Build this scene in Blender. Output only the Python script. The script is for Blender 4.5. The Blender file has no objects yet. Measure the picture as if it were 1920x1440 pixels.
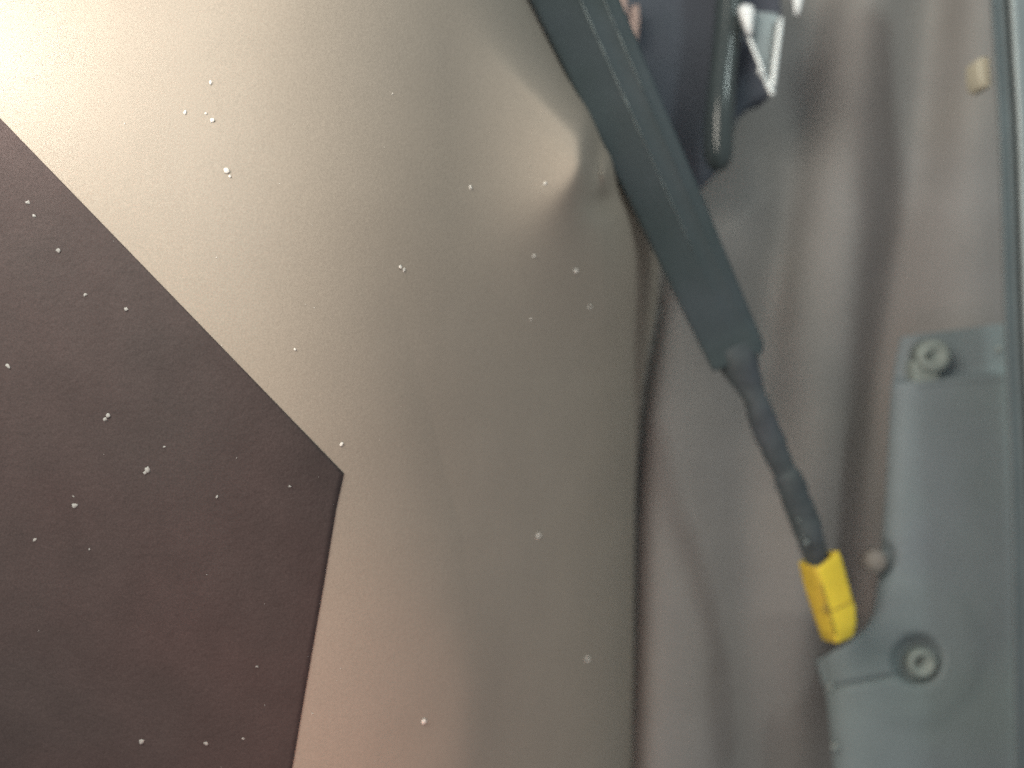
import bpy, bmesh, math, random
from mathutils import Vector, Matrix, noise
import numpy as np

random.seed(7)
S = bpy.context.scene
COL = S.collection

# ------------------------------------------------------------------ camera
cam_d = bpy.data.cameras.new('camera')
cam = bpy.data.objects.new('camera', cam_d)
COL.objects.link(cam)
cam.location = (0, 0, 0)
cam.rotation_euler = (math.radians(90), 0, 0)        # looks along +Y, Z is up
cam_d.sensor_width = 36.0
cam_d.lens = 30.0
cam_d.clip_start = 0.005
cam_d.clip_end = 20.0
cam_d.dof.use_dof = True
cam_d.dof.focus_distance = 0.152
cam_d.dof.aperture_fstop = 8.0
S.camera = cam
K = 36.0 / 30.0 / 1920.0                             # metres per photo pixel at one metre

# ------------------------------------------------------------------ world: dim even room light
W = bpy.data.worlds.new('World')
S.world = W
W.use_nodes = True
bg = W.node_tree.nodes['Background']
bg.inputs['Color'].default_value = (0.94, 0.99, 1.0, 1)
bg.inputs['Strength'].default_value = 0.37

# ------------------------------------------------------------------ lamps
def aim(o, target):
    d = Vector(target) - o.location
    o.rotation_euler = d.to_track_quat('-Z', 'Y').to_euler()

def lamp(name, kind, loc, power, colour, size=0.01, target=None):
    l = bpy.data.lights.new(name, kind)
    l.energy = power
    l.color = colour
    if kind == 'AREA':
        l.shape = 'DISK'
        l.size = size
    else:
        l.shadow_soft_size = size
    o = bpy.data.objects.new(name, l)
    COL.objects.link(o)
    o.location = loc
    if target is not None:
        aim(o, target)
    return o

lamp('torch_lamp', 'POINT', (-0.099, 0.124, 0.061), 0.058, (1.0, 0.95, 0.88), 0.008)
lamp('side_lamp', 'AREA', (-0.15, -0.02, 0.14), 1.18, (1.0, 0.92, 0.80), 0.21, (0.0, 0.2, 0.0))
lamp('low_warm_lamp', 'POINT', (-0.022, 0.100, -0.098), 0.10, (1.0, 0.42, 0.30), 0.015)
lamp('cool_lamp', 'AREA', (0.26, -0.02, 0.30), 0.40, (0.86, 1.0, 0.97), 0.06, (0.11, 0.25, 0.05))

S.view_settings.view_transform = 'Standard'
S.view_settings.look = 'None'
S.view_settings.gamma = 1.0
S.view_settings.use_curve_mapping = False
S.view_settings.exposure = 0.0
S.cycles.use_denoising = False
S.cycles.use_adaptive_sampling = True
S.cycles.adaptive_threshold = 0.06
S.cycles.adaptive_min_samples = 16

# ------------------------------------------------------------------ helpers
def P(u, v, y):
    return Vector(((u - 960) * K * y, y, (720 - v) * K * y))

def sig(x):
    return 1.0 / (1.0 + math.exp(-max(-40.0, min(40.0, x))))

def sstep(a, b, x):
    t = max(0.0, min(1.0, (x - a) / (b - a)))
    return t * t * (3 - 2 * t)

def interp(pts, x):
    """smooth-ish interpolation through (x, value) pairs"""
    xs = [p[0] for p in pts]; ys = [p[1] for p in pts]
    return float(np.interp(x, xs, ys))

def smooth_interp(pts, x, w=45):
    return sum(interp(pts, x + d) for d in (-w, -w / 2, 0, w / 2, w)) / 5.0

def link(name, me, mat, parent=None):
    o = bpy.data.objects.new(name, me)
    COL.objects.link(o)
    if mat is not None:
        me.materials.append(mat)
    if parent is not None:
        o.parent = parent
        o.matrix_parent_inverse = parent.matrix_basis.inverted()
    return o

def from_bm(name, bm, mat, parent=None, smooth=True):
    bmesh.ops.recalc_face_normals(bm, faces=bm.faces)
    me = bpy.data.meshes.new(name)
    bm.to_mesh(me)
    bm.free()
    if smooth:
        for p in me.polygons:
            p.use_smooth = True
    return link(name, me, mat, parent)

def tag(o, label, cat=None, kind=None, group=None):
    o['label'] = label
    if cat: o['category'] = cat
    if kind: o['kind'] = kind
    if group: o['group'] = group
    return o

def empty(name, loc):
    o = bpy.data.objects.new(name, None)
    COL.objects.link(o)
    o.location = loc
    o.empty_display_size = 0.01
    return o

def solid(o, t, offset=-1.0):
    m = o.modifiers.new('thickness', 'SOLIDIFY')
    m.thickness = t
    m.offset = offset
    return o

def bevel(o, w, seg=3, ang=35):
    m = o.modifiers.new('bevel', 'BEVEL')
    m.width = w
    m.segments = seg
    m.limit_method = 'ANGLE'
    m.angle_limit = math.radians(ang)
    return o

def sheet(name, rows, cols, fu, fv, fy, mat, thick, parent=None):
    """a curved sheet: fu(s,v) gives the pixel column, fy(u,v) its depth; normals face the camera"""
    verts, faces = [], []
    for j in range(rows + 1):
        v = fv(j / rows)
        for i in range(cols + 1):
            u = fu(i / cols, v)
            verts.append(P(u, v, fy(u, v)))
    n = cols + 1
    for j in range(rows):
        for i in range(cols):
            a = j * n + i
            faces.append((a, a + n, a + n + 1, a + 1))
    me = bpy.data.meshes.new(name)
    me.from_pydata(verts, [], faces)
    me.update()
    for p in me.polygons:
        p.use_smooth = True
    o = link(name, me, mat, parent)
    if me.polygons[0].normal.y > 0:
        me.flip_normals()
    solid(o, thick)
    return o

def prism(name, pts, y0, y1, mat, parent=None, bev=0.0, seg=3, smooth=True):
    """outline (pixels seen at depth y0) extruded straight back to y1"""
    bm = bmesh.new()
    f = [bm.verts.new(P(u, v, y0)) for u, v in pts]
    b = [bm.verts.new(Vector((q.co.x, q.co.y + (y1 - y0), q.co.z))) for q in f]
    bm.faces.new(f)
    bm.faces.new(b[::-1])
    k = len(f)
    for i in range(k):
        bm.faces.new((f[i], b[i], b[(i + 1) % k], f[(i + 1) % k]))
    o = from_bm(name, bm, mat, parent, smooth)
    if bev:
        bevel(o, bev, seg)
    return o

def tube(name, stations, mat, parent=None, n=20, flat=1.0, cap=True, lumps=0.0, freq=400.0):
    """stations: (point, radius); rings swept along the points"""
    bm = bmesh.new()
    rings = []
    pts = [s[0] for s in stations]
    for i, (p, r) in enumerate(stations):
        t = (pts[min(i + 1, len(pts) - 1)] - pts[max(i - 1, 0)]).normalized()
        a = t.cross(Vector((0, 1, 0))).normalized()
        b = a.cross(t).normalized()
        ring = []
        for k in range(n):
            th = 2 * math.pi * k / n
            d = a * math.cos(th) + b * math.sin(th) * flat
            q = p + d * r
            if lumps:
                q = q + d * lumps * noise.noise(q * freq)
            ring.append(bm.verts.new(q))
        rings.append(ring)
    for i in range(len(rings) - 1):
        for k in range(n):
            bm.faces.new((rings[i][k], rings[i][(k + 1) % n], rings[i + 1][(k + 1) % n], rings[i + 1][k]))
    if cap:
        bm.faces.new(rings[0][::-1])
        bm.faces.new(rings[-1])
    return from_bm(name, bm, mat, parent)

def resample(st, k):
    """Catmull-Rom through (u, v, y, w) stations"""
    out = []
    n = len(st)
    for i in range(n - 1):
        p0, p1, p2, p3 = st[max(i - 1, 0)], st[i], st[i + 1], st[min(i + 2, n - 1)]
        for j in range(k):
            t = j / k
            out.append(tuple(0.5 * ((2 * b) + (c - a) * t + (2 * a - 5 * b + 4 * c - d) * t * t + (3 * b - a - 3 * c + d) * t ** 3)
                             for a, b, c, d in zip(p0, p1, p2, p3)))
    out.append(tuple(st[-1]))
    return out

# ------------------------------------------------------------------ materials
def material(name, colour, rough=0.6, metal=0.0, spec=0.5, mottle=0.10, mscale=60.0, bump=0.0, bscale=900.0,
             tint=None, tscale=9.0, coat=0.0, speck=0.0):
    m = bpy.data.materials.new(name)
    m.use_nodes = True
    nt = m.node_tree
    N, L = nt.nodes, nt.links
    b = N['Principled BSDF']
    b.inputs['Roughness'].default_value = rough
    b.inputs['Metallic'].default_value = metal
    b.inputs['Specular IOR Level'].default_value = spec
    b.inputs['Coat Weight'].default_value = coat
    tc = N.new('ShaderNodeTexCoord')
    n1 = N.new('ShaderNodeTexNoise'); n1.inputs['Scale'].default_value = mscale; n1.inputs['Detail'].default_value = 6
    L.new(tc.outputs['Object'], n1.inputs['Vector'])
    mr = N.new('ShaderNodeMapRange')
    mr.inputs['From Min'].default_value = 0.3; mr.inputs['From Max'].default_value = 0.7
    mr.inputs['To Min'].default_value = 1 - mottle; mr.inputs['To Max'].default_value = 1 + mottle
    L.new(n1.outputs['Fac'], mr.inputs['Value'])
    mix = N.new('ShaderNodeMix'); mix.data_type = 'RGBA'
    mix.inputs['A'].default_value = (*colour, 1)
    mix.inputs['B'].default_value = (*(tint or colour), 1)
    n2 = N.new('ShaderNodeTexNoise'); n2.inputs['Scale'].default_value = tscale; n2.inputs['Detail'].default_value = 3
    L.new(tc.outputs['Object'], n2.inputs['Vector'])
    m2 = N.new('ShaderNodeMapRange'); m2.inputs['From Min'].default_value = 0.35; m2.inputs['From Max'].default_value = 0.65
    L.new(n2.outputs['Fac'], m2.inputs['Value'])
    L.new(m2.outputs['Result'], mix.inputs['Factor'])
    mul = N.new('ShaderNodeVectorMath'); mul.operation = 'SCALE'
    L.new(mix.outputs['Result'], mul.inputs[0])
    L.new(mr.outputs['Result'], mul.inputs['Scale'])
    last = mul.outputs['Vector']
    if speck:
        # fine coloured grain of the moulded surface
        wn = N.new('ShaderNodeTexNoise'); wn.inputs['Scale'].default_value = 3200; wn.inputs['Detail'].default_value = 1
        L.new(tc.outputs['Object'], wn.inputs['Vector'])
        ms = N.new('ShaderNodeMapRange'); ms.inputs['From Min'].default_value = 0.25; ms.inputs['From Max'].default_value = 0.75
        ms.inputs['To Min'].default_value = 1 - speck; ms.inputs['To Max'].default_value = 1 + speck
        L.new(wn.outputs['Fac'], ms.inputs['Value'])
        m3 = N.new('ShaderNodeVectorMath'); m3.operation = 'SCALE'
        L.new(last, m3.inputs[0]); L.new(ms.outputs['Result'], m3.inputs['Scale'])
        last = m3.outputs['Vector']
    L.new(last, b.inputs['Base Color'])
    if bump:
        nb = N.new('ShaderNodeTexNoise'); nb.inputs['Scale'].default_value = bscale; nb.inputs['Detail'].default_value = 4
        L.new(tc.outputs['Object'], nb.inputs['Vector'])
        bp = N.new('ShaderNodeBump'); bp.inputs['Strength'].default_value = bump; bp.inputs['Distance'].default_value = 0.0004
        L.new(nb.outputs['Fac'], bp.inputs['Height'])
        L.new(bp.outputs['Normal'], b.inputs['Normal'])
    return m

M_TAN = material('beige_plastic', (0.315, 0.270, 0.220), 0.62, spec=0.35, mottle=0.03, bump=0.08, bscale=1100, tint=(0.305, 0.268, 0.225), speck=0.10)
M_DECAL = material('dark_maroon_film', (0.053, 0.036, 0.035), 0.8, spec=0.4, mottle=0.10, mscale=120, bump=0.30, bscale=900, tint=(0.048, 0.037, 0.036), tscale=25, speck=0.20)
M_CLOTH = material('mauve_brown_cloth', (0.272, 0.256, 0.238), 0.9, spec=0.2, mottle=0.05, bump=0.3, bscale=900, tint=(0.262, 0.250, 0.245), speck=0.12)
M_BLACK = material('black_plastic', (0.060, 0.081, 0.085), 0.85, spec=0.15, mottle=0.10, bump=0.25, bscale=800, tint=(0.061, 0.077, 0.086), tscale=30, speck=0.15)
M_HOUS = material('hazed_black_plastic', (0.085, 0.098, 0.118), 0.85, spec=0.1, mottle=0.08, bump=0.2, tint=(0.095, 0.098, 0.120), tscale=20, speck=0.12)  # black plastic lightened against the strip's shadow, purplish haze put into the colour
M_RIB = material('pale_rib_plastic', (0.17, 0.20, 0.20), 0.5, mottle=0.35, mscale=300, bump=0.2)
M_TAPE = material('black_tape', (0.056, 0.071, 0.076), 0.65, mottle=0.15, mscale=200, bump=0.4, bscale=500, tint=(0.056, 0.066, 0.080), tscale=60, speck=0.15)
M_HOSE = material('black_gloss_hose', (0.045, 0.058, 0.060), 0.24, mottle=0.1, bump=0.1)
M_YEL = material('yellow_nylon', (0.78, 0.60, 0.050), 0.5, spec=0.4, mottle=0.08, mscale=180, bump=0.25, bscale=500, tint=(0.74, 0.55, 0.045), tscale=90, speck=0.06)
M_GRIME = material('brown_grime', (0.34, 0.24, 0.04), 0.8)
M_YEL_SHADE = material('shaded_yellow_nylon', (0.71, 0.52, 0.048), 0.6, mottle=0.15, mscale=220, tint=(0.58, 0.40, 0.045), tscale=120)
M_PLATE = material('teal_grey_plate', (0.195, 0.240, 0.242), 0.7, mottle=0.06, bump=0.2, tint=(0.195, 0.226, 0.248), tscale=14, speck=0.12)
M_SCREW = material('zinc_screw', (0.25, 0.29, 0.27), 0.65, metal=0.0, mottle=0.12, mscale=400)
M_STUD = material('plate_rivet', (0.27, 0.30, 0.29), 0.6)
M_SOCK = material('dark_screw_socket', (0.10, 0.11, 0.10), 0.7)
M_BUMP = material('brown_rubber', (0.27, 0.24, 0.215), 0.7)
M_POST = material('dark_grey_post', (0.135, 0.160, 0.168), 0.4, spec=0.4, mottle=0.08, bump=0.05)
M_STRIP = material('bright_metal_strip', (0.30, 0.34, 0.345), 0.5, metal=0.3, mottle=0.10, mscale=40)
M_TAB = material('cream_tab', (0.52, 0.48, 0.37), 0.6)
M_METAL = material('polished_metal', (0.70, 0.73, 0.73), 0.45, metal=0.4, mottle=0.05)
M_GLINT = material('glint_white_metal', (0.85, 0.87, 0.87), 0.25, mottle=0.03)  # lamp reflection on the metal put into a white base colour
M_MGREY = material('grey_metal_panel', (0.25, 0.29, 0.30), 0.5, metal=0.2, mottle=0.05)
M_PINK = material('pink_plastic', (0.42, 0.30, 0.26), 0.6)
M_DUST = material('dust', (0.66, 0.64, 0.60), 0.9)
M_LINT = material('grey_dust', (0.27, 0.27, 0.26), 0.9)

# ------------------------------------------------------------------ beige panel
EDGE = [(-600, 700), (-100, 945), (0, 1000), (131, 1080), (240, 1150), (400, 1228), (530, 1243), (700, 1207), (900, 1190), (1440, 1186), (2000, 1183)]

def edge(v):
    return smooth_interp(EDGE, v, 75)

def tan_y(u, v):
    y = 0.150
    t = max(0.0, u - 345)
    y += 0.35e-7 * t * t + 0.86e-10 * t ** 3
    w = max(0.0, v - 250)
    y += 1.0e-8 * w * w
    # swelling near the black strip with a pinched corner
    s1 = ((v - 90) * 165 - (u - 940) * 150) / 223.0         # below the slanting ridge
    s2 = 1108 - u
    fade = 1 - sstep(340, 720, v)
    drop = 6 + 70 * sstep(300, 560, v)
    ramp = max(0.0, min(1.1, (u - 830) / 275.0)) ** 2.4
    y -= 0.027 * ramp * sig(s1 / 15) * sig(s2 / drop) * fade
    y -= 0.0016 * math.exp(-((s1 - 20) / 16) ** 2) * sstep(900, 1060, u) * sig(s2 / 6)
    # small pinched lobe just right of the corner
    y -= 0.0100 * math.exp(-((u - 1132) / 12) ** 2 - ((v - 322) / 28) ** 2)
    y += 0.0070 * math.exp(-((u - 1128) / 24) ** 2 - ((v - 380) / 22) ** 2)
    # long soft fold near the bottom
    fc = interp([(300, 640), (650, 770), (1000, 868), (1200, 885), (1600, 882)], v)
    sharp = 14 + 70 * (1 - sstep(900, 1300, v))
    d = u - fc
    y += 0.000085 * sharp * math.log1p(math.exp(max(-30, min(30, d / sharp)))) * sstep(350, 1100, v) * math.exp(-max(0, d) / 260)
    # rolled right-hand rim
    e = edge(v) - u
    y += 0.017 * math.exp(-max(0.0, e) / 34) * sstep(380, 620, v)
    y += 0.030 * math.exp(-max(0.0, e) / 30) * (1 - sstep(130, 330, v))
    return y

panel = sheet('beige_panel', 330, 300,
              lambda s, v: -420 + (edge(v) + 420) * (1 - (1 - s) ** 1.35),
              lambda s: -420 + 2280 * s, tan_y, M_TAN, 0.0016)
tag(panel, 'smooth beige moulded panel with a pinched swelling beside the black strip', 'panel')

# dark maroon film lying on the panel
def film_edge(v):
    if v < 888:
        x = (v - 222) / 666.0 * 645.0
    else:
        x = interp([(888, 645), (950, 631), (1090, 608), (1200, 589), (1310, 570), (1440, 548), (2000, 455)], v)
    return x

def film_v(s):
    # one row falls exactly on the corner
    return -160 + (888 + 160) * (s / 0.55) if s <= 0.55 else 888 + (1860 - 888) * ((s - 0.55) / 0.45)

film = sheet('dark_film', 200, 90, lambda s, v: -410 + (film_edge(v) + 410) * s, film_v,
             lambda u, v: tan_y(u, v) - 0.00018, M_DECAL, 0.00015)
tag(film, 'dark maroon pointed film stuck on the beige panel, flecked with dust', 'film')

# dust lying on panel and film
def dust_object():
    bm = bmesh.new()
    big = [(203, 779, 9), (197, 786, 5), (277, 880, 9), (272, 886, 6), (140, 948, 7), (138, 931, 3), (15, 687, 7), (237, 580, 6), (425, 320, 8), (431, 331, 5), (750, 500, 5),
           (757, 506, 6), (1078, 508, 8), (395, 155, 6), (347, 211, 5), (398, 226, 6), (386, 213, 4), (640, 833, 5), (1008, 1005, 8), (793, 1352, 7), (266, 1390, 7), (387, 1394, 6),
           (882, 351, 6), (1022, 344, 5), (407, 932, 5), (1100, 1236, 8), (308, 838, 4), (543, 912, 4), (65, 1012, 5), (482, 1250, 4), (456, 1385, 4), (1000, 480, 5), (995, 598, 4),
           (553, 655, 4), (52, 380, 6), (110, 470, 5), (64, 405, 5), (160, 553, 5), (1105, 575, 4), (168, 1030, 4)]
    rnd = random.Random(3)
    spots = list(big)
    for _ in range(28):
        u = rnd.uniform(0, 820); v = rnd.uniform(150, 1440)
        spots.append((u, v, rnd.choice([1.0, 1.2, 1.4, 2.0])))
    for u, v, r in spots:
        on_film = u < film_edge(v)
        y = tan_y(u, v) - (0.0002 if on_film else 0.00003)
        c = P(u, v, y)
        rr = r * K * y * 0.72
        res = bmesh.ops.create_icosphere(bm, subdivisions=2 if r > 3 else 1, radius=rr)
        sx = rnd.uniform(0.55, 1.15); sz = rnd.uniform(0.55, 1.25); a = rnd.uniform(0, 3.1)
        if on_film:
            for q in res['verts']:
                for f in q.link_faces:
                    f.material_index = 1
        for q in res['verts']:
            p = q.co.copy()
            k = 1 + 0.75 * noise.noise(p / rr * 1.3 + Vector((u, v, 0)))
            p = Vector((p.x * sx * k, p.y * 0.35 * k, p.z * sz * k))
            p = Matrix.Rotation(a, 3, 'Y') @ p
            q.co = c + p
    o = from_bm('dust', bm, M_DUST)
    o.data.materials.append(M_LINT)
    tag(o, 'pale dust flecks scattered over the beige panel and dark film', 'dust', 'stuff')
dust_object()

# ------------------------------------------------------------------ cloth behind
BAND_A = [(-300, 1575), (0, 1530), (350, 1482), (620, 1432), (800, 1404), (1200, 1392), (1700, 1400)]
BAND_B = [(-300, 1775), (0, 1742), (350, 1702), (700, 1642), (1000, 1612), (1300, 1590), (1700, 1575)]

def cloth_y(u, v):
    y = 0.250 + 0.034 * max(sstep(1150, 1480, u), 1 - sstep(330, 620, v))
    e = smooth_interp(EDGE, v, 75)
    d = u - e - 2
    y += 0.016 * math.exp(-(d / 26) ** 2 if d < 0 else -d / 36)
    for band, amp, w in ((BAND_A, 0.0065, 48), (BAND_B, 0.0080, 56)):
        c = smooth_interp(band, v, 90)
        d = u - c
        hi = 1 - sstep(60, 480, v)
        amp *= 1 + 0.9 * hi
        if band is BAND_A:
            amp *= 1 - 0.7 * sstep(560, 860, v)
        w *= 1 + 0.5 * hi
        y += amp * math.exp(-(d / w) ** 2) * (1.0 if d < 0 else math.exp(-d / 400))
    cm = smooth_interp(BAND_A, v, 90) * 0.45 + smooth_interp(BAND_B, v, 90) * 0.55
    y -= 0.006 * math.exp(-((u - cm) / 90) ** 2)
    y -= 0.002 * math.exp(-((u - 1330) / 55) ** 2) * sstep(700, 1200, v)
    y -= 0.006 * math.exp(-((u - 1830) / 70) ** 2)
    y += 0.00002 * max(0, 400 - v)
    y += 0.00006 * max(0, v - 1150) * sig((u - 1420) / 30)
    y += 0.0004 * noise.noise(Vector((u * 0.006, v * 0.003, 1.7)))
    return y

cloth = sheet('cloth', 190, 170, lambda s, v: 880 + 1160 * s, lambda s: -260 + 1960 * s, cloth_y, M_CLOTH, 0.0012)
tag(cloth, 'mauve brown cloth hanging in soft upright folds behind the cable', 'cloth')

# ------------------------------------------------------------------ dark housing, hose and brackets at the top
house = prism('black_housing', [(1040, -120), (1462, -120), (1470, 40), (1452, 178), (1416, 190), (1388, 214), (1374, 262), (1368, 300), (1330, 338), (1296, 372),
                                (1215, 290), (1130, 130)], 0.262, 0.274, M_HOUS, bev=0.0025)
tag(house, 'black plastic housing behind the upper end of the black strip', 'housing')

hs = resample([(1374, -90, 0.252, 27), (1366, 40, 0.252, 26), (1356, 130, 0.251, 25), (1350, 200, 0.250, 27), (1347, 255, 0.250, 28), (1347, 292, 0.250, 26), (1347, 312, 0.250, 18), (1347, 321, 0.250, 6)], 7)
hose = tube('hose', [(P(u, v, y), w * K * y) for u, v, y, w in hs], M_HOSE, n=28)
tag(hose, 'shiny black hose hanging with a rounded end beside the metal bracket', 'hose')

br = empty('metal_bracket', P(1446, 178, 0.246))
tag(br, 'bright V shaped metal bracket with a grey web between its arms', 'bracket')

def blade(name, pts, y, mat, parent, bulge=0.0016, bev=0.0006):
    """a thin convex blade: outline fan raised to a soft crown"""
    bm = bmesh.new()
    cu = sum(p[0] for p in pts) / len(pts); cv = sum(p[1] for p in pts) / len(pts)
    rings = []
    for k, h in ((1.0, 0.0), (0.86, 0.55), (0.62, 0.85), (0.3, 1.0)):
        rings.append([bm.verts.new(P(cu + (u - cu) * k, cv + (v - cv) * k, y - bulge * h)) for u, v in pts])
    n = len(pts)
    for a, b in zip(rings, rings[1:]):
        for i in range(n):
            bm.faces.new((a[i], a[(i + 1) % n], b[(i + 1) % n], b[i]))
    bm.faces.new(rings[-1])
    back = [bm.verts.new(q.co + Vector((0, 0.0012, 0))) for q in rings[0]]
    for i in range(n):
        bm.faces.new((back[i], back[(i + 1) % n], rings[0][(i + 1) % n], rings[0][i]))
    bm.faces.new(back[::-1])
    return from_bm(name, bm, mat, parent)

blade('blade', [(1385, 16), (1388, 11), (1394, 8), (1402, 7), (1409, 9), (1414, 15), (1414, 30), (1411, 62), (1408, 68), (1402, 66), (1396, 52), (1388, 30)], 0.2455, M_GLINT, br)
def rod(name, a, b, w0, w1, y, mat, parent):
    st = []
    for i in range(9):
        t = i / 8
        w = w0 + (w1 - w0) * t
        st.append((P(a[0] + (b[0] - a[0]) * t, a[1] + (b[1] - a[1]) * t, y), w * K * y * 0.5))
    return tube(name, st, mat, parent, n=16)
rod('arm', (1388, 30), (1444, 168), 8, 9, 0.2475, M_METAL, br)
rod('arm', (1464, 34), (1447, 172), 12, 12, 0.2475, M_METAL, br)
rod('tip', (1436, 152), (1449, 179), 10, 11, 0.2465, M_METAL, br)
prism('web', [(1413, 20), (1460, 24), (1462, 40), (1450, 130), (1440, 145), (1430, 136), (1414, 80)], 0.249, 0.2505, M_MGREY, br, bev=0.0004)
for (u, v, r) in ((1427, 134, 8), (1432, 146, 5)):
    bm = bmesh.new()
    bmesh.ops.create_icosphere(bm, subdivisions=3, radius=r * K * 0.2465)
    bmesh.ops.translate(bm, verts=bm.verts, vec=P(u, v, 0.2465))
    from_bm('knob', bm, M_METAL, br)

cl = blade('metal_clip', [(1482, -30), (1510, -30), (1504, 8), (1500, 24), (1494, 30), (1490, 24), (1488, 6)], 0.2455, M_GLINT, None)
tag(cl, 'small white pointed metal clip at the top, right of the bracket', 'clip')

pk = empty('terminal_tab', P(1188, 76, 0.246))
tag(pk, 'pair of pinkish slim tabs between black strip and black housing', 'tab')
prism('tab_blade', [(1184, 10), (1199, 6), (1200, 40), (1196, 74), (1186, 78), (1179, 70), (1182, 40)], 0.256, 0.258, M_PINK, pk, bev=0.0006)
prism('tab_blade', [(1160, -10), (1176, -14), (1177, 30), (1174, 55), (1164, 30)], 0.256, 0.258, M_PINK, pk, bev=0.0006)

# ------------------------------------------------------------------ black strip, taped cable and yellow connector
har = empty('cable_strip', P(1580, 1200, 0.245))
tag(har, 'black strip narrowing to a taped cable that ends in a yellow connector', 'cable')

def strip():
    # (left u, v) (right u, v), depth
    st = []
    for vl, y in ((-180, 0.200), (-90, 0.202), (0, 0.205), (80, 0.208), (160, 0.211), (240, 0.2135), (360, 0.218), (480, 0.223), (590, 0.227), (655, 0.230)):
        ul = 993 + 0.4915 * vl
        k = (1163 + 0.418 * vl - ul) / 1.205
        st.append(((ul, vl), (ul + k, vl - 0.49 * k), y))
    st += [((1331, 686), (1431, 641), 0.231), ((1338, 697), (1430, 662), 0.2315)]
    prof = [(0.0, 0.0010), (0.012, 0.0005), (0.03, 0.0002), (0.08, 0.0), (0.535, 0.0), (0.545, -0.0002), (0.553, -0.0003), (0.561, -0.0002), (0.571, 0.0),
            (0.80, 0.0), (0.81, -0.0002), (0.818, -0.0003), (0.826, 0.0), (0.835, 0.0003), (0.93, 0.0004), (0.98, 0.0007), (1.0, 0.0012)]
    dense = []
    flat = [(a[0], a[1], b[0], b[1], y) for a, b, y in st]
    dense = resample(flat, 6)
    bm = bmesh.new()
    rows = []
    for j, (lu, lv, ru, rv, y) in enumerate(dense):
        wear = 1 - sstep(30, 52, j)                     # the ribs run out towards the end
        row = []
        for t, h in prof:
            hh = h if not (0.5 < t < 0.84) else h * (0.15 + 0.85 * wear)
            wob = 0.0003 * noise.noise(Vector((j * 0.35, t * 3, 5)))
            row.append(bm.verts.new(P(lu + (ru - lu) * t, lv + (rv - lv) * t, y + hh + wob)))
        for t in (0.90, 0.12):
            row.append(bm.verts.new(P(lu + (ru - lu) * t, lv + (rv - lv) * t, y) + Vector((0, 0.0045, 0))))
        rows.append(row)
    n = len(rows[0])
    for a, b in zip(rows, rows[1:]):
        for i in range(n):
            bm.faces.new((a[i], a[(i + 1) % n], b[(i + 1) % n], b[i]))
    bm.faces.new(rows[0][::-1]); bm.faces.new(rows[-1])
    o = from_bm('strip', bm, M_BLACK, har)
    # paler crests on the two ribs
    for t0, h, last in ((0.553, -0.0003, 44), (0.818, -0.0003, 30)):
        seg = [(P(lu + (ru - lu) * t0, lv + (rv - lv) * t0, y + h - 0.0001), 0.00021 * (1 - 0.6 * j / last)) for j, (lu, lv, ru, rv, y) in enumerate(dense[:last])]
        tube('rib', seg, M_RIB, o, n=8, lumps=0.00012, freq=900)
strip()

neck = resample([(1372, 650, 0.2345, 78), (1386, 680, 0.2345, 74), (1396, 704, 0.2345, 60), (1407, 728, 0.235, 48), (1418, 752, 0.235, 47), (1434, 795, 0.236, 50), (1449, 833, 0.237, 50), (1466, 872, 0.238, 44), (1474, 892, 0.238, 42)], 6)
tube('cable_sleeve', [(P(u, v, y), w * 0.5 * K * y) for u, v, y, w in neck], M_TAPE, har, n=24, flat=0.8, lumps=0.0005, freq=260)
wrap = resample([(1471, 884, 0.2375, 36), (1474, 889, 0.2375, 50), (1479, 900, 0.2375, 53), (1491, 932, 0.239, 53), (1503, 962, 0.240, 54), (1514, 992, 0.240, 52), (1523, 1022, 0.241, 48), (1530, 1046, 0.2415, 46), (1536, 1075, 0.242, 44)], 6)
tube('tape_wrap', [(P(u, v, y), w * 0.5 * K * y) for u, v, y, w in wrap], M_TAPE, har, n=24, flat=0.85, lumps=0.0005, freq=300)
# frayed light flecks of the wrap
for (u, v, r) in ((1498, 976, 4), (1505, 1008, 3), (1512, 1017, 5)):
    bm = bmesh.new()
    bmesh.ops.create_icosphere(bm, subdivisions=2, radius=r * K * 0.236)
    for q in bm.verts:
        q.co = Vector((q.co.x * 0.8, q.co.y * 0.4, q.co.z)) * (1 + 0.5 * noise.noise(q.co * 2500))
    bmesh.ops.translate(bm, verts=bm.verts, vec=P(u, v, 0.2365))
    from_bm('fray', bm, M_RIB, har)

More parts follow.
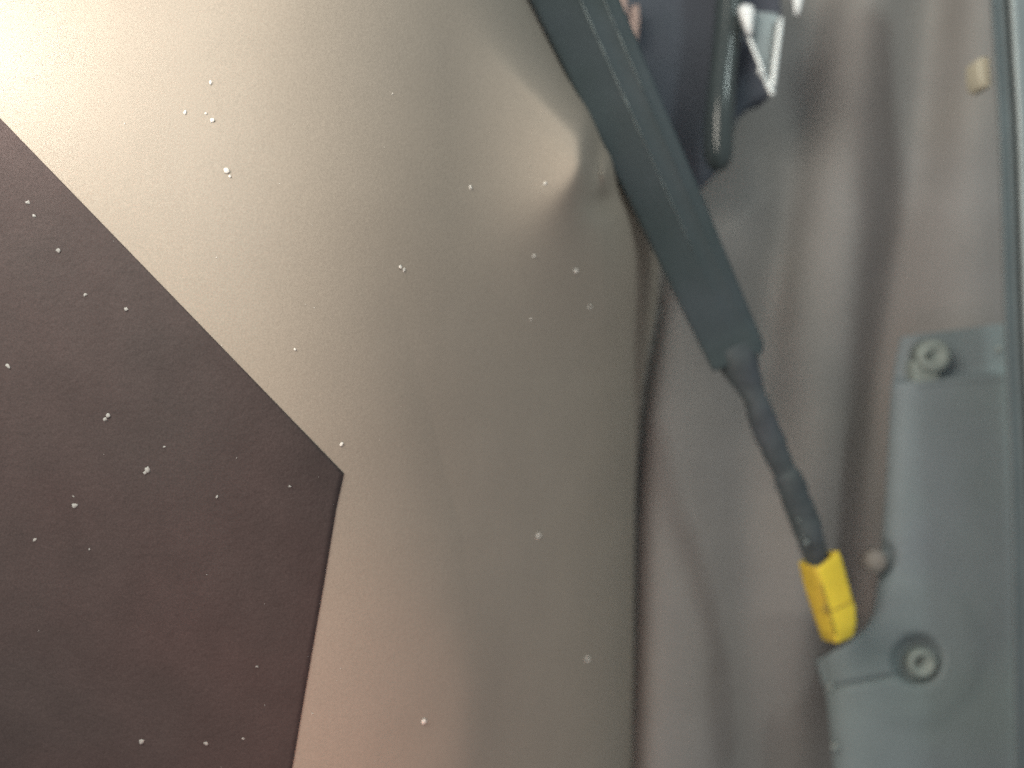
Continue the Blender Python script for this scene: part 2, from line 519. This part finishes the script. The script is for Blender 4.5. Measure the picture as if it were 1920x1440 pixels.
def connector():
    # four-sided sleeve seen edge-on: left face, right face, and two behind; open at the top
    yc = 0.2365
    def ring(L, C, Rr, yl, ycn, yr, yb):
        # left corner, front ridge, right corner, back corner
        B = ((L[0] + Rr[0]) / 2 + 4, (L[1] + Rr[1]) / 2 - 6)
        return [P(*L, yl), P(*C, ycn), P(*Rr, yr), P(*B, yb)]
    st = [((1495, 1054), (1532, 1066), (1574, 1032), 0), ((1497, 1063), (1535, 1078), (1580, 1046), 0), ((1504, 1092), (1541, 1100), (1591, 1088), 1),
          ((1512, 1120), (1548, 1125), (1598, 1114), 1), ((1521, 1146), (1555, 1149), (1606, 1138), 1), ((1531, 1174), (1563, 1178), (1607, 1166), 1), ((1539, 1197), (1569, 1204), (1603, 1188), 1),
          ((1543, 1201), (1570, 1207), (1598, 1195), 2)]
    bm = bmesh.new()
    outer, inner = [], []
    def corners(s, shrink):
        L, C, R, k = s
        pts = [P(*L, 0.2410), P(*C, 0.2340), P(*R, 0.2375), P((L[0] + R[0]) / 2 + 8, (L[1] + R[1]) / 2 - 8, 0.2455)]
        m = sum(pts, Vector()) / 4
        return [m + (p - m) * shrink for p in pts]
    def subdiv(c, rows=8, bow=0.05):
        # rounded polygon: each side split, corners eased
        m = sum(c, Vector()) / 4
        out = []
        for i in range(4):
            a, b = c[i], c[(i + 1) % 4]
            for t in (0.06, 0.2, 0.5, 0.8, 0.94):
                out.append(a.lerp(b, t) + (a.lerp(b, t) - m) * (0.05 if 0.1 < t < 0.9 else 0.0))
        return out
    for s in st:
        k = 1.0 if s[3] < 2 else 0.93
        outer.append(subdiv(corners(s, k)))
    ov = []
    for i, r in enumerate(outer):
        rr = []
        for q in r:
            rr.append(bm.verts.new(q + Vector((0, 0.00025, 0)) * noise.noise(q * 500)))
        ov.append(rr)
    n = len(ov[0])
    for a, b in zip(ov, ov[1:]):
        for i in range(n):
            bm.faces.new((a[i], a[(i + 1) % n], b[(i + 1) % n], b[i]))
    bm.faces.new(ov[-1])
    # wall of the opening
    iv = []
    for s in (st[0], st[2]):
        iv.append([bm.verts.new(q) for q in subdiv(corners(s, 0.80))])
    for i in range(n):
        bm.faces.new((ov[0][(i + 1) % n], ov[0][i], iv[0][i], iv[0][(i + 1) % n]))
        bm.faces.new((iv[0][(i + 1) % n], iv[0][i], iv[1][i], iv[1][(i + 1) % n]))
    bm.faces.new(iv[1][::-1])
    o = from_bm('connector', bm, M_YEL, har)
    o['label'] = 'yellow plastic connector at the end of the taped cable'
    o.data.materials.append(M_YEL_SHADE)                       # shade of the left face painted as a darker, mottled yellow
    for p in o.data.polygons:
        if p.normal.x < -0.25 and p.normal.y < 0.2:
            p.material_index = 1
    bevel(o, 0.0003, 2, 50)
    # moulded seam beside the ridge, cross seam and the grimy latch spot
    seam = [(1540, 1096), (1546, 1112), (1553, 1136), (1560, 1162), (1567, 1190)]
    tube('seam', [(P(u - 1.5, v, 0.23360), 0.00022) for u, v in seam], M_GRIME, o, n=6)
    seam2 = [(1552, 1146), (1566, 1143), (1580, 1136), (1594, 1128), (1602, 1124)]
    tube('seam', [(P(u, v, 0.2337 + 0.0034 * (u - 1552) / 50), 0.0002) for u, v in seam2], M_GRIME, o, n=6)
    bm = bmesh.new()
    bmesh.ops.create_icosphere(bm, subdivisions=3, radius=1.0)
    c = P(1549, 1140, 0.2344)
    for q in bm.verts:
        q.co = c + Vector((q.co.x * 0.0010, q.co.y * 0.0006, q.co.z * 0.0014)) * (1 + 0.3 * noise.noise(q.co * 2))
    from_bm('latch', bm, M_GRIME, o)
connector()

# ------------------------------------------------------------------ plate with screws at right
PL = [(590, 1690), (640, 1678), (720, 1668), (900, 1660), (1060, 1648), (1150, 1632), (1195, 1580), (1212, 1532), (1290, 1550), (1440, 1562), (1700, 1580)]
def plate_left(v): return smooth_interp(PL, v, 12)
def plate_top(u): return 632 - (u - 1680) * 0.125

def plate_y(u, v):
    y = 0.262
    lip = 712 - (u - 1710) * 0.08
    y += 0.0050 * sig((lip - v) / 3.0)                       # recessed shelf above the lip
    y -= 0.0010 * math.exp(-((v - lip - 6) / 6) ** 2) * sig((u - 1712) / 4)
    r = math.hypot(u - 1720, v - 1237)
    y += 0.0040 * sig((44 - r) / 3.5)                        # countersink round the screw
    r2 = math.hypot(u - 1705, v - 1225)
    y -= 0.0008 * sig((135 - r2) / 8.0)                      # round boss
    r3 = math.hypot(u - 1642, v - 1046)
    y += 0.0026 * sig((34 - r3) / 3.0)
    seamv = 1290 - (u - 1560) * 0.19
    y += 0.0018 * math.exp(-((v - seamv) / 5) ** 2) * sig((1690 - u) / 8)
    e = u - plate_left(v)
    y += 0.0060 * math.exp(-max(0, e) / 22)
    return y

pe = empty('screwed_plate', P(1740, 1500, 0.262))
tag(pe, 'teal grey plate held by round screws beside the dark post', 'plate')
def pv(s): return 596 + 1000 * s
bm = bmesh.new()
cols, rows = 110, 300
grid = []
for j in range(rows + 1):
    row = []
    for i in range(cols + 1):
        vv = 0
        s = i / cols
        v = 0
        # rows follow the tilted top edge at the top and level out below
        u0 = plate_left(pv(j / rows))
        u = u0 + (1945 - u0) * s
        v = pv(j / rows) + (plate_top(u) - 596) * (1 - j / rows)
        row.append(bm.verts.new(P(u, v, plate_y(u, v))))
    grid.append(row)
for j in range(rows):
    for i in range(cols):
        bm.faces.new((grid[j][i], grid[j + 1][i], grid[j + 1][i + 1], grid[j][i + 1]))
me = bpy.data.meshes.new('plate_body'); bm.to_mesh(me); bm.free()
for p in me.polygons: p.use_smooth = True
pb = link('plate_body', me, M_PLATE, pe)
if me.polygons[0].normal.y > 0: me.flip_normals()
solid(pb, 0.003)

def lathe(name, u, v, y, prof, mat, parent, n=40, sag=0.0):
    """prof: (radius in metres, depth towards the camera in metres)"""
    bm = bmesh.new()
    c = P(u, v, y)
    rings = []
    for r, h in prof:
        rings.append([bm.verts.new(c + Vector((r * math.cos(2 * math.pi * k / n), -h, r * math.sin(2 * math.pi * k / n)))) for k in range(n)])
    for a, b in zip(rings, rings[1:]):
        for k in range(n):
            bm.faces.new((a[k], a[(k + 1) % n], b[(k + 1) % n], b[k]))
    bm.faces.new(rings[-1]); bm.faces.new(rings[0][::-1])
    return from_bm(name, bm, mat, parent)

px = K * 0.262
s1 = lathe('screw', 1736, 668, 0.2665, [(31 * px, 0), (31 * px, 0.0050), (29 * px, 0.0060), (24 * px, 0.0066), (12 * px, 0.0066), (10 * px, 0.0060), (3 * px, 0.0058)], M_SCREW, pe)
lathe('socket', 1736, 668, 0.2606, [(7 * px, -0.0005), (7 * px, 0.0006), (5 * px, 0.0007)], M_SOCK, s1, 6)
prism('screw_boss', [(1712, 676), (1762, 672), (1764, 708), (1752, 716), (1722, 720), (1714, 712)], 0.2625, 0.268, M_SCREW, pe, bev=0.0008)
s2 = lathe('screw', 1720, 1238, 0.2645, [(27 * px, 0), (27 * px, 0.0030), (25 * px, 0.0037), (21 * px, 0.0040), (16 * px, 0.0036), (12 * px, 0.0024), (4 * px, 0.0022)], M_SCREW, pe)
lathe('socket', 1720, 1238, 0.2625, [(10 * px, -0.0005), (10 * px, 0.0006), (8 * px, 0.0007)], M_SOCK, s2, 6)
lathe('stud', 1634, 1050, 0.2660, [(22 * px, 0), (22 * px, 0.0030), (19 * px, 0.0042), (12 * px, 0.0050), (4 * px, 0.0053)], M_BUMP, pe)
for (u, v, r) in ((1556, 1288, 6), (1565, 1400, 7), (1872, 655, 6)):
    lathe('rivet', u, v, plate_y(u + 12, v), [(r * px, -0.001), (r * px, 0.0006), (r * 0.5 * px, 0.0012)], M_STUD, pe, 16)

# ------------------------------------------------------------------ post at the right edge
po = empty('upright_post', P(1900, 1500, 0.236))
tag(po, 'dark grey upright post with a bright strip along the right edge', 'post')
def post_u(v): return interp([(-300, 1838), (0, 1856), (250, 1872), (600, 1882), (900, 1895), (1440, 1903), (1700, 1905)], v)
def post_part(name, off, mat, depth):
    """profile swept down the frame: off = list of (pixels from the left edge, depth offset)"""
    bm = bmesh.new()
    rows = []
    for j in range(41):
        v = -260 + 1900 * j / 40
        c = smooth_interp([(x, post_u(x)) for x in range(-300, 1701, 50)], v, 60)
        rows.append([bm.verts.new(P(c + du, v, depth + dy)) for du, dy in off])
    n = len(off)
    for a, b in zip(rows, rows[1:]):
        for i in range(n):
            bm.faces.new((a[i], a[(i + 1) % n], b[(i + 1) % n], b[i]))
    bm.faces.new(rows[0][::-1]); bm.faces.new(rows[-1])
    o = from_bm(name, bm, mat, po)
    return o
post_part('post_body', [(0, 0.006), (0.4, 0.002), (2, 0.0006), (5, 0.0), (9, 0.0003), (12, 0.0012), (22, 0.0014), (30, 0.0012), (33, 0.0022), (33, 0.012), (0, 0.012)], M_POST, 0.236)
post_part('post_trim', [(33.5, 0.003), (35, 0.0005), (39, -0.0008), (45, -0.0012), (52, -0.0008), (60, 0.0), (90, 0.002), (90, 0.011), (33.5, 0.011)], M_STRIP, 0.236)
tb = prism('cream_tab', [(1835, 110), (1840, 106), (1856, 106), (1858, 134), (1859, 163), (1844, 163), (1839, 156), (1835, 136)], 0.240, 0.247, M_TAB, bev=0.0005)
tag(tb, 'small cream tab tucked against the dark post near the top', 'tab')
